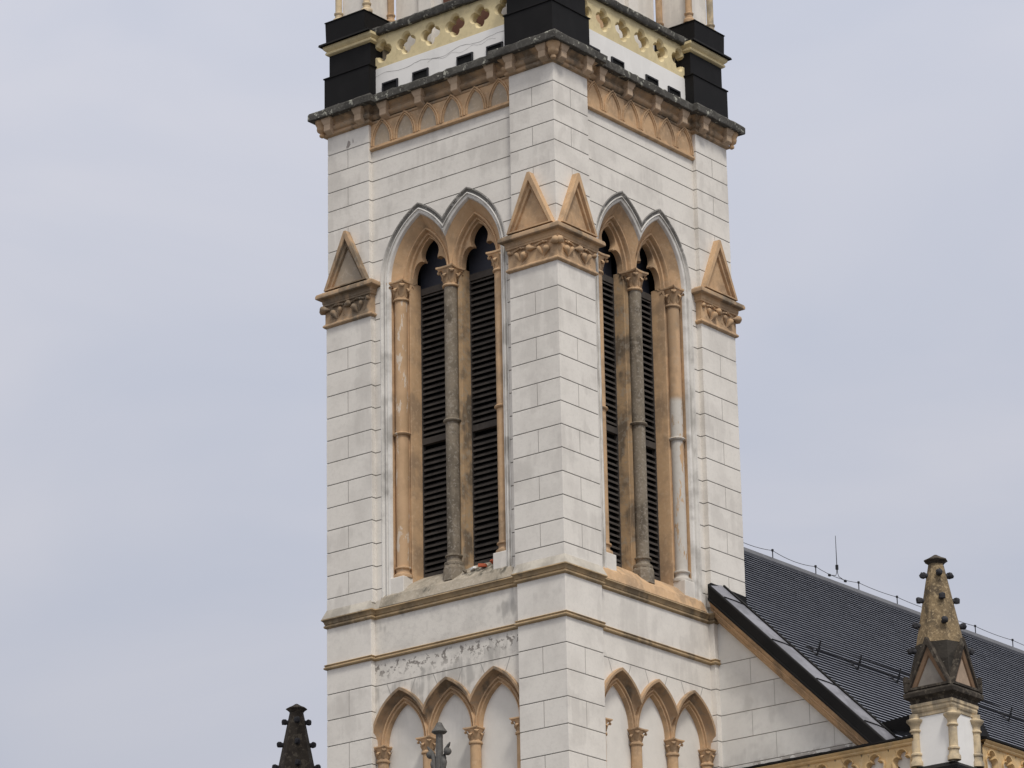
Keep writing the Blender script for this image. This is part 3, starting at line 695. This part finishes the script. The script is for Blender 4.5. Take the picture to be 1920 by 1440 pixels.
for i, j in enumerate(js[:5]):                       # upright joints of the facing
    for q in range(8):
        x = .75+q*1.35+(.55 if i % 2 else 0); top = -.045 if i == 0 else js[i-1]; bot = js[i]
        if x > -3+(RZ-.5-bot)/RS-.3 or x > 4.2: continue
        mb.poly([nv(x-.006, YW-.002, bot), nv(x+.006, YW-.002, bot), nv(x+.006, YW-.002, top), nv(x-.006, YW-.002, top)], 1)
mb.box(*[nv(-6-XE, 0, 0)[0], nv(XE, 0, 0)[0], nv(0, YW+.1, 0)[1], nv(0, YE, 0)[1]], -Z0, -4.3, 0)
mb.poly([nv(-6-XE, YE, -4.3), nv(XE, YE, -4.3), nv(-3, YE, RZ)])
mat('white_nave', (0.72, 0.70, 0.655), (0.47, 0.45, 0.42), 0.5, 1.2, 0.35, bump=0.12, patch=(0.36, 0.33, 0.30), patch_pos=0.515, patch_scale=3.6, zband=(-2.65, -2.5, -2.22, -2.05))
mb.build('gable_wall', ['white_nave', 'joint'], NV, ZL)
# slates: each course a row of single slates, lapped
rf = MB(); course = .142
sl_len = math.hypot(1, RS); ux, uz = 1/sl_len, -RS/sl_len
for sgn in (1, -1):
    ncr = int(8.6*sl_len/course)
    for c in range(ncr):
        s0 = .12+c*course; s1 = s0+course+.02
        y = YV+.62+(random.random()*.3 if c % 2 else .15*random.random())
        first_ = True
        while y < YE:
            y2 = min(YE, y+(.30 if not first_ else .22)*(1 if sgn > 0 else 40)); j1 = random.uniform(-.0012, .0012); first_ = False
            def rp(s, h, yy):
                x = -3+sgn*(s*ux-uz*h*1.0); z = RZ+s*uz+ux*h
                return nv(x, yy, z)
            t0, t1 = .004, .044+j1
            g_ = .0005
            A = [rp(s0, t0, y+g_), rp(s0, t0, y2-g_), rp(s1, t1, y2-g_), rp(s1, t1, y+g_)]
            rf.poly(A, 0)
            rf.poly([A[3], A[2], rp(s1-.012, .008, y2-g_), rp(s1-.012, .008, y+g_)], 1)
            y = y2
        # underlay
    rf.poly([nv(-3, YV+.5, RZ-.012), nv(-3, YE, RZ-.012), nv(-3+sgn*8.7, YE, RZ-.012-8.7*RS), nv(-3+sgn*8.7, YV+.5, RZ-.012-8.7*RS)], 1)
roof = rf.build('roof', ['slate', 'slate_edge_shade'], NV, ZL)
mb = MB()                                            # ridge capping
mb.loft([[nv(-3+x, y, z) for x, z in ((-.23, RZ-.17), (-.23, RZ-.14), (-.05, RZ+.03), (0, RZ+.055), (.05, RZ+.03), (.23, RZ-.14), (.23, RZ-.19))] for y in [YV+.6+i*1.0 for i in range(30)]], 0, False)
mb.build('ridge_capping', 'lead_sheet', roof, smooth=40)
# verge: black fascia, zinc top, ochre raking cornice
def raking(prof, x0, x1, m, name, mt, par, sm=None, seg=1, mir=False):
    mb = MB(); rings = []
    for i in range(seg+1):
        x = x0+(x1-x0)*i/seg
        rings.append([nv(-6-x if mir else x, y, roof_z(x)+h) for y, h in prof])
    mb.loft(rings, m, True, True, True); return mb.build(name, mt, par, ZL if par is NV else (0, 0, 0), smooth=sm)
for mir in (False, True):
    raking([(YV-.01, .33), (YV-.025, .30), (YV-.025, .04), (YV-.045, .03), (YV-.045, -.02), (YV+.03, -.03), (YV+.04, .33)], .0, 4.42, 0, 'verge_fascia', 'black_sheet', roof, mir=mir)
    raking([(YV+.04, .325), (YV+.30, .375), (YV+.46, .395), (YV+.47, .0), (YV+.04, .0)], .0, 4.75, 0, 'verge_sheet', 'zinc_sheet', roof, mir=mir)
    raking([(YV+.005, -.02), (YV+.01, -.06), (YV+.03, -.085), (YV+.05, -.14), (YV+.03, -.155), (YV+.035, -.18), (YV+.09, -.22), (YV+.11, -.27), (YV+.10, -.285), (YV+.12, -.31), (YV+.18, -.335), (YV+.22, -.385), (YV+.40, -.40), (YV+.40, .02)], .0, 4.35, 0, 'raking_cornice', 'orange_plaster', NV, 25, mir=mir)
mb = MB()
for x in (.35, 1.45, 2.45, 3.5):                     # welted seams across the sheet
    mb.tube([nv(x, YV+.04, roof_z(x)+.335), nv(x+.10, YV+.30, roof_z(x+.1)+.382), nv(x+.17, YV+.47, roof_z(x+.17)+.40)], .016, 5)
mb.loft([[nv(x, y, roof_z(x)+h) for y, h in ((YV+.472, .0), (YV+.472, .43), (YV+.53, .44), (YV+.55, .0))] for x in (0.03, 4.6)], 0, True, True, True)  # black upstand added to paint the dark slot beside the slates
mb.build('seam_and_dark_slot', 'black_sheet', roof)
mb = MB(); 
mb.loft([[nv(x, y, z) for y, z in ((YV+.0, 1.20), (YV+.0, 1.56), (YV+.06, 1.60), (5.98, 1.56), (5.98, 1.05))] for x in (.002, .03)], 0, True, True, True)
mb.loft([[nv(x, y, z) for y, z in ((YV+.06, 1.34), (5.98, 1.30), (5.98, 1.2), (YV+.06, 1.2))] for x in (.03, .10)], 0, True, True, True)
mb.build('roof_flashing', 'black_sheet', roof)
# eaves parapet with trefoil arcade, on the front and along the side
def trefoil(half_w, k=1.0):
    P = []
    for i in range(0, 9): P.append((-.20*k, -.75+.06*i*1.0))
    P = [(-.205*k, -.9), (-.205*k, -.30)]
    for t in range(0, 7): th = PI*1.15-(PI*.8)*t/6; P.append((-.125*k+.10*k*math.cos(th), -.20+.10*k*math.sin(th)))
    for t in range(0, 9): th = PI*.93-(PI*.86)*t/8; P.append((.125*k*math.cos(th), -.085+.125*k*math.sin(th)))
    for t in range(0, 7): th = PI*.65-(PI*.8)*t/6; P.append((.125*k+.10*k*math.cos(th), -.20+.10*k*math.sin(th)))
    P += [(.205*k, -.30), (.205*k, -.9)]
    return P
def eaves_parapet(fr, length, first_c):
    mb = MB(); zt = -2.50; pitch = .605
    n = int(length/pitch)
    for i in range(n):
        c = first_c+i*pitch
        T1 = [(c+x, -2.585+z) for x, z in trefoil(0, 1.0)]; T2 = [(c+x, -2.60+z*.97) for x, z in trefoil(0, .74)]
        N_ = len(T1); OUT = []
        for q, (x, z) in enumerate(T1):
            f = q/(N_-1)
            if f < .25: OUT.append((c-pitch/2, -3.49+(zt+3.49)*f/.25))
            elif f > .75: OUT.append((c+pitch/2, -3.49+(zt+3.49)*(1-f)/.25))
            else: OUT.append((c-pitch/2+pitch*(f-.25)/.5, zt))
        mb.loft([[fr(u, .0, z) for u, z in OUT], [fr(u, .0, z) for u, z in T1], [fr(u, -.03, z) for u, z in T1], [fr(u, -.03, z) for u, z in [(a[0]*.6+b[0]*.4, a[1]*.6+b[1]*.4) for a, b in zip(T1, T2)]], [fr(u, .06, z) for u, z in T2], [fr(u, .10, z) for u, z in T2]], 0, False)
        mb.poly([fr(c-pitch/2+.04, .10, -3.5), fr(c+pitch/2-.04, .10, -3.5), fr(c+pitch/2-.04, .10, -2.55), fr(c-pitch/2+.04, .10, -2.55)], 1)
    a, b = first_c-pitch/2, first_c+(n-.5)*pitch
    mb.loft([[fr(u, d, z) for d, z in ((.01, -2.52), (-.03, -2.51), (-.05, -2.485), (-.045, -2.46), (-.07, -2.445), (-.09, -2.42), (-.09, -2.405), (.3, -2.40), (.3, -3.5))] for u in (a, b)], 0, False)
    mb.box(a, b, .11, .35, -6, -2.41, 1, fr)
    o = mb.build('eaves_parapet', ['yellow_orange', 'white_plaster'], NV, ZL, smooth=30)
    cp = MB(); cp.loft([[fr(a+(b-a)*i/40, d+random.uniform(-.004, .004), z+random.uniform(-.005, .005)) for d, z in ((-.10, -2.402), (-.115, -2.39), (-.11, -2.355), (.0, -2.33), (.4, -2.33), (.4, -2.40))] for i in range(41)], 0, True, True, True)
    cp.build('parapet_flashing', 'black_sheet', o)
mat('yellow_orange', (0.66, 0.455, 0.225), (0.40, 0.29, 0.16), 0.45, 2.2, 0.5, bump=0.15, speck=0.2, speck_col=(0.70, 0.58, 0.42), speck_scale=11)
eaves_parapet(lambda u, d, z: nv(u, 4.57+d, z), 4.90, .175)
eaves_parapet(lambda u, d, z: nv(5.60-d, u, z), 27.5, 5.40+.42)
# flashing wedge behind the pinnacle
mb = MB(); mb.loft([[nv(5.55, 5.35, -2.38), nv(5.55, 6.0, -2.38), nv(3.2, 6.0, roof_z(3.2)+.06), nv(3.2, 5.35, roof_z(3.2)+.06)], [nv(5.55, 5.35, -1.62), nv(5.40, 5.62, -1.62), nv(3.2, 5.62, roof_z(3.2)+.1), nv(3.2, 5.35, roof_z(3.2)+.1)]], 0, True, True, True)
mb.build('pinnacle_flashing', 'black_sheet', roof)

# ------------------------------------------------------------------ pinnacles on the nave corners
def pinnacle(name, cx, cy, dz, label, dark):
    P = thing(name, (cx, cy, Z0-3.4+dz), label, 'pinnacle', 'pinnacles on the nave corners')
    B0 = -3.4
    def q(z): return z-B0
    SP = 'dark_stone' if dark else 'ochre_stone'
    def sqz(h, z): return [(-h, -h, q(z)), (h, -h, q(z)), (h, h, q(z)), (-h, h, q(z))]
    mb = MB(); mb.loft([sqz(.40, -3.0), sqz(.40, -1.80)], 0, True, True, True); mb.loft([sqz(.47, -12), sqz(.47, -3.05)], 0, True, True, True); mb.build('shaft', 'white_paint', P)
    mb = MB(); mb.loft([sqz(.50, -3.16), sqz(.56, -3.13), sqz(.56, -3.07), sqz(.40, -2.96)], 0, True, True, True); mb.build('base_flashing', 'black_sheet', P)
    mb = MB(); pl_ = [(-.42, -.42), (.42, -.42), (.42, .42), (-.42, .42)]
    sweep(mb, pl_, [(-.05, q(-2.02)), (.0, q(-2.0)), (.0, q(-1.94)), (.02, q(-1.92)), (.035, q(-1.88)), (.03, q(-1.84)), (.05, q(-1.82)), (.05, q(-1.76)), (-.05, q(-1.75))]); mb.build('architrave', 'cream_stone', P, bevel=.005)
    c0 = MB(); r = .085
    c0.lathe(0, 0, [(r*1.5, q(-2.95)), (r*1.5, q(-2.87)), (r*1.15, q(-2.83)), (r*1.1, q(-2.76)), (r*1.35, q(-2.74)), (r*1.35, q(-2.71)), (r, q(-2.69)), (r*.97, q(-2.30)), (r*1.3, q(-2.285)), (r*1.3, q(-2.26)), (r*1.05, q(-2.24)), (r*1.1, q(-2.17)), (r*1.6, q(-2.12)), (r*1.95, q(-2.085)), (r*1.95, q(-2.06)), (r*1.2, q(-2.03)), (r*1.2, q(-1.95))], 14)
    for i, (sx, sy) in enumerate(((1, -1), (-1, -1), (1, 1), (-1, 1))):
        if i == 0: o0 = c0.build('corner_column', 'cream_stone', P, smooth=40); o0.location = (.41, -.41, 0)
        else: o = dup(o0, P); o.location = (sx*.41, sy*.41, 0)
    mb = MB(); sweep(mb, pl_, [(-.05, q(-1.775)), (.03, q(-1.76)), (.05, q(-1.70)), (.10, q(-1.66)), (.13, q(-1.64)), (.135, q(-1.56)), (.05, q(-1.47)), (-.1, q(-1.45))]); mb.poly([(x, y, q(-1.45)) for x, y in offset_poly(pl_, -.1)])
    mb.build('cornice', 'dark_stone', P, bevel=.008)
    for k in range(4):
        gb = MB()
        def tri(e, d):
            zb = -1.50+(.05 if e else 0); zt = -.52-e*2.4; x = .475-e*1.1
            return [(-x, -.42-d, q(zb)), (x, -.42-d, q(zb)), (.02 if e == 0 else .004, -.42-d, q(zt)), (-.02 if e == 0 else -.004, -.42-d, q(zt))]
        R_s = [tri(0, -.30), tri(0, .11), tri(.06, .11), tri(.075, .065), tri(.145, .05), tri(.16, .02)]
        gb.loft(R_s, [2, 2, 2, 1, 1], True); gb.face(gb.pts(R_s[-1]), 0)
        gb.build('gablet', ['dull_panel' if k != 1 else 'pink_panel', 'panel_brown', 'dark_stone'], P, rz=k*HP, bevel=.006)
    for sx, sy in ((1, -1), (-1, -1), (1, 1), (-1, 1)):
        pass
    def octr(h, z): return [(h*math.cos(k*PI/4+PI/4), h*math.sin(k*PI/4+PI/4), q(z)) for k in range(8)]
    def octd(ha, hd, z): return [((ha if k % 2 else hd)*math.cos(k*PI/4+PI/4), (ha if k % 2 else hd)*math.sin(k*PI/4+PI/4), q(z)) for k in range(8)]
    mb = MB(); mb.loft([octd(.37, .57, -1.45), octd(.43, .53, -.95), octd(.46, .50, -.60)], 0, True, True); mb.loft([octr(.475, -.60), octr(.395, -.20), octr(.305, .25), octr(.205, .75), octr(.145, 1.04)], 1, True)
    mb.loft([octr(.145, 1.01), octr(.165, 1.03), octr(.18, 1.05), octr(.235, 1.085), octr(.228, 1.105), octr(.13, 1.15), octr(.07, 1.185), octr(.03, 1.21)], 2, True, True, True)
    sp = mb.build('spire', ['soot_stone', SP, 'dark_stone'], P)
    for i, (z, h) in enumerate(((.80, .19), (.30, .29), (-.20, .39), (-.70, .51))):
        cb = MB(); cb.tube([(h-.06, 0, -.02), (h+.03, 0, -.005), (h+.09, 0, .0)], [.06, .05, .06], 8); cb.lathe(0, 0, [(.03, -.06), (.062, -.05), (.07, .0), (.066, .04), (.04, .062)], 7); k0 = len(cb.v)-35; cb.v[k0:] = [(h+.075+x*random.uniform(.75, 1.15), y*random.uniform(.75, 1.15), z*random.uniform(.8, 1.1)+random.uniform(-.006, .006)) for x, y, z in cb.v[k0:]]
        for k in range(3 if i == 3 else 4):
            if k == 0: o0 = o = cb.build('crocket', 'dark_ball', sp, smooth=50)
            else: o = dup(o0, sp)
            o.location = (0, 0, q(z)); o.rotation_euler = (0, 0, PI/4+k*HP)
    for k, (sx, sy) in enumerate(((-1, -1), (1, 1), (-1, 1))):
        cb = MB(); cb.lathe(sx*.50, sy*.50, [(.06, q(-1.52)), (.055, q(-1.36)), (.065, q(-1.33)), (.05, q(-1.22))], 8); cb.build('corner_stub', 'dark_stone', P)
    return P
mat('panel_brown', (0.20, 0.125, 0.075), (0.09, 0.06, 0.04), 0.6, 3, 0.7, bump=0.3)
pinnacle('corner_pinnacle', 5.13, 5.0, 0, 'ochre lichen-stained pinnacle on a white columned base in front of the slate roof', False)
pinnacle('corner_pinnacle', -11.27, 5.0, -.11, 'blackened pinnacle rising alone against the sky left of the tower', True)

# ------------------------------------------------------------------ finial in front of the tower
FX, FY = -2.90, -.28
FN = thing('gable_finial', (FX, FY, Z0-4.0), 'weathered grey stone finial with cap and two curled leaves before the blind arches', 'finial')
mb = MB(); mb.lathe(0, 0, [(.12, 0), (.095, .35), (.10, .98), (.085, 1.05), (.078, 1.2), (.070, 2.06), (.085, 2.08)], 8, 0, PI/8); mb.build('stem', 'finial_stone', FN)
mb = MB(); mb.lathe(0, 0, [(.05, 2.06), (.13, 2.095), (.152, 2.115), (.148, 2.135), (.105, 2.19), (.07, 2.25), (.05, 2.295), (.005, 2.315)], 10); mb.build('cap', 'finial_stone', FN, smooth=35)
for s in (1, -1):
    mb = MB()
    mb.tube([(s*.06, -.02, 1.05), (s*.10, -.02, 1.35), (s*.12, -.02, 1.6), (s*.17, -.02, 1.74), (s*.24, -.02, 1.82), (s*.28, -.02, 1.87)], [.05, .055, .05, .04, .03, .012], 8)
    mb.sphere((s*.215, -.02, 1.70), .078, 10); mb.drop((s*.10, -.03, 1.25), (s*.15, -.03, 1.58), .055); mb.build('curled_leaf', 'finial_stone', FN, smooth=50)
mb = MB(); mb.loft([[(x+FX+3, y+FY-3, z) for x, z in ((-1.6, -Z0), (1.6, -Z0), (1.6, -6.4), (0, -3.99), (-1.6, -6.4))] for y in (-.16, .35)], 0, True, True, True)
mb.build('porch_gable', 'white_plaster', T, ZL)

# ------------------------------------------------------------------ roof ironwork
LC = thing('lightning_cable', (-3, 17, Z0+RZ+.05), 'thin lightning cable sagging between short posts along the ridge of the slate roof', 'cable')
py = [9.6, 11.47, 13.16, 14.9, 16.5, 18.2, 19.9, 21.6, 23.4, 25.2, 27, 28.8, 30.6]
pm = MB(); pm.tube([(0, 0, 0), (0, 0, .19)], .012, 6); pm.box(-.018, .018, -.022, .022, .15, .20)
ob0 = None
for y in py:
    if ob0 is None: ob0 = o = pm.build('cable_post', 'iron', LC)
    else: o = dup(ob0, LC)
    o.location = (0, y-17, 0)
mb = MB(); path = []
for a, b in zip(py[:-1], py[1:]):
    for i in range(8):
        t = i/8; path.append((0, a+(b-a)*t-17, .17-.07*4*t*(1-t)*(1 if a < 14 else .35)))
mb.tube(path, .0065, 6); mb.build('cable', 'wire', LC)
LR = thing('lightning_rod', (-3, 14.03, Z0+RZ+.14), 'slender upright lightning rod with forked foot clamped to the ridge cable', 'lightning rod')
mb = MB(); mb.tube([(0, 0, .22), (0, 0, 1.0)], [.011, .006], 6); mb.build('rod', 'wire', LR)
mb = MB(); mb.box(-.025, .025, -.025, .025, .20, .31); mb.build('clamp', 'iron', LR)
mb = MB()
for s in (-1, 1): mb.tube([(0, s*.015, .22), (0, s*.02, .12), (0, s*.06, .05), (0, s*.32, .0)], .008, 6)
mb.build('foot', 'wire', LR)
mb = MB()
for s in (-1, 1): mb.box(-.022, .022, s*.32-.03, s*.32+.03, -.024, .024)
mb.build('clamp', 'iron', LR)
SG = thing('snow_guard', (.85, 10.6, Z0+roof_z(.85)+.03), 'black snow guard of twin rails on upright brackets across the lower slate roof', 'snow guard')
bm_ = MB(); e = Vector((ux, 0, uz)); nn = Vector((-uz, 0, ux))
bm_.tube([e*(-.30)+nn*.02, e*.12+nn*.02], .016, 5); bm_.tube([e*.06+nn*.0, e*.06+nn*.15+Vector((0, 0, .18))], .018, 5); bm_.tube([e*(-.22)+nn*.02, e*.06+nn*.12+Vector((0, 0, .05))], .014, 5)
ob0 = None
ys = [7.15, 8.64, 10.12, 11.6, 13.1, 14.55, 16, 17.5, 19, 20.5]
for y in ys:
    if ob0 is None: ob0 = o = bm_.build('bracket', 'iron', SG)
    else: o = dup(ob0, SG)
    o.location = (0, y-10.6, 0)
mb = MB()
for h in (.08, .20):
    p0 = e*.06+nn*(.04+h*.5)+Vector((0, 0, h*.6)); mb.tube([p0+Vector((0, ys[0]-10.6-.1+i*.9, random.uniform(-.008, .008))) for i in range(16)], .011, 6)
mb.build('rail', 'iron', SG)
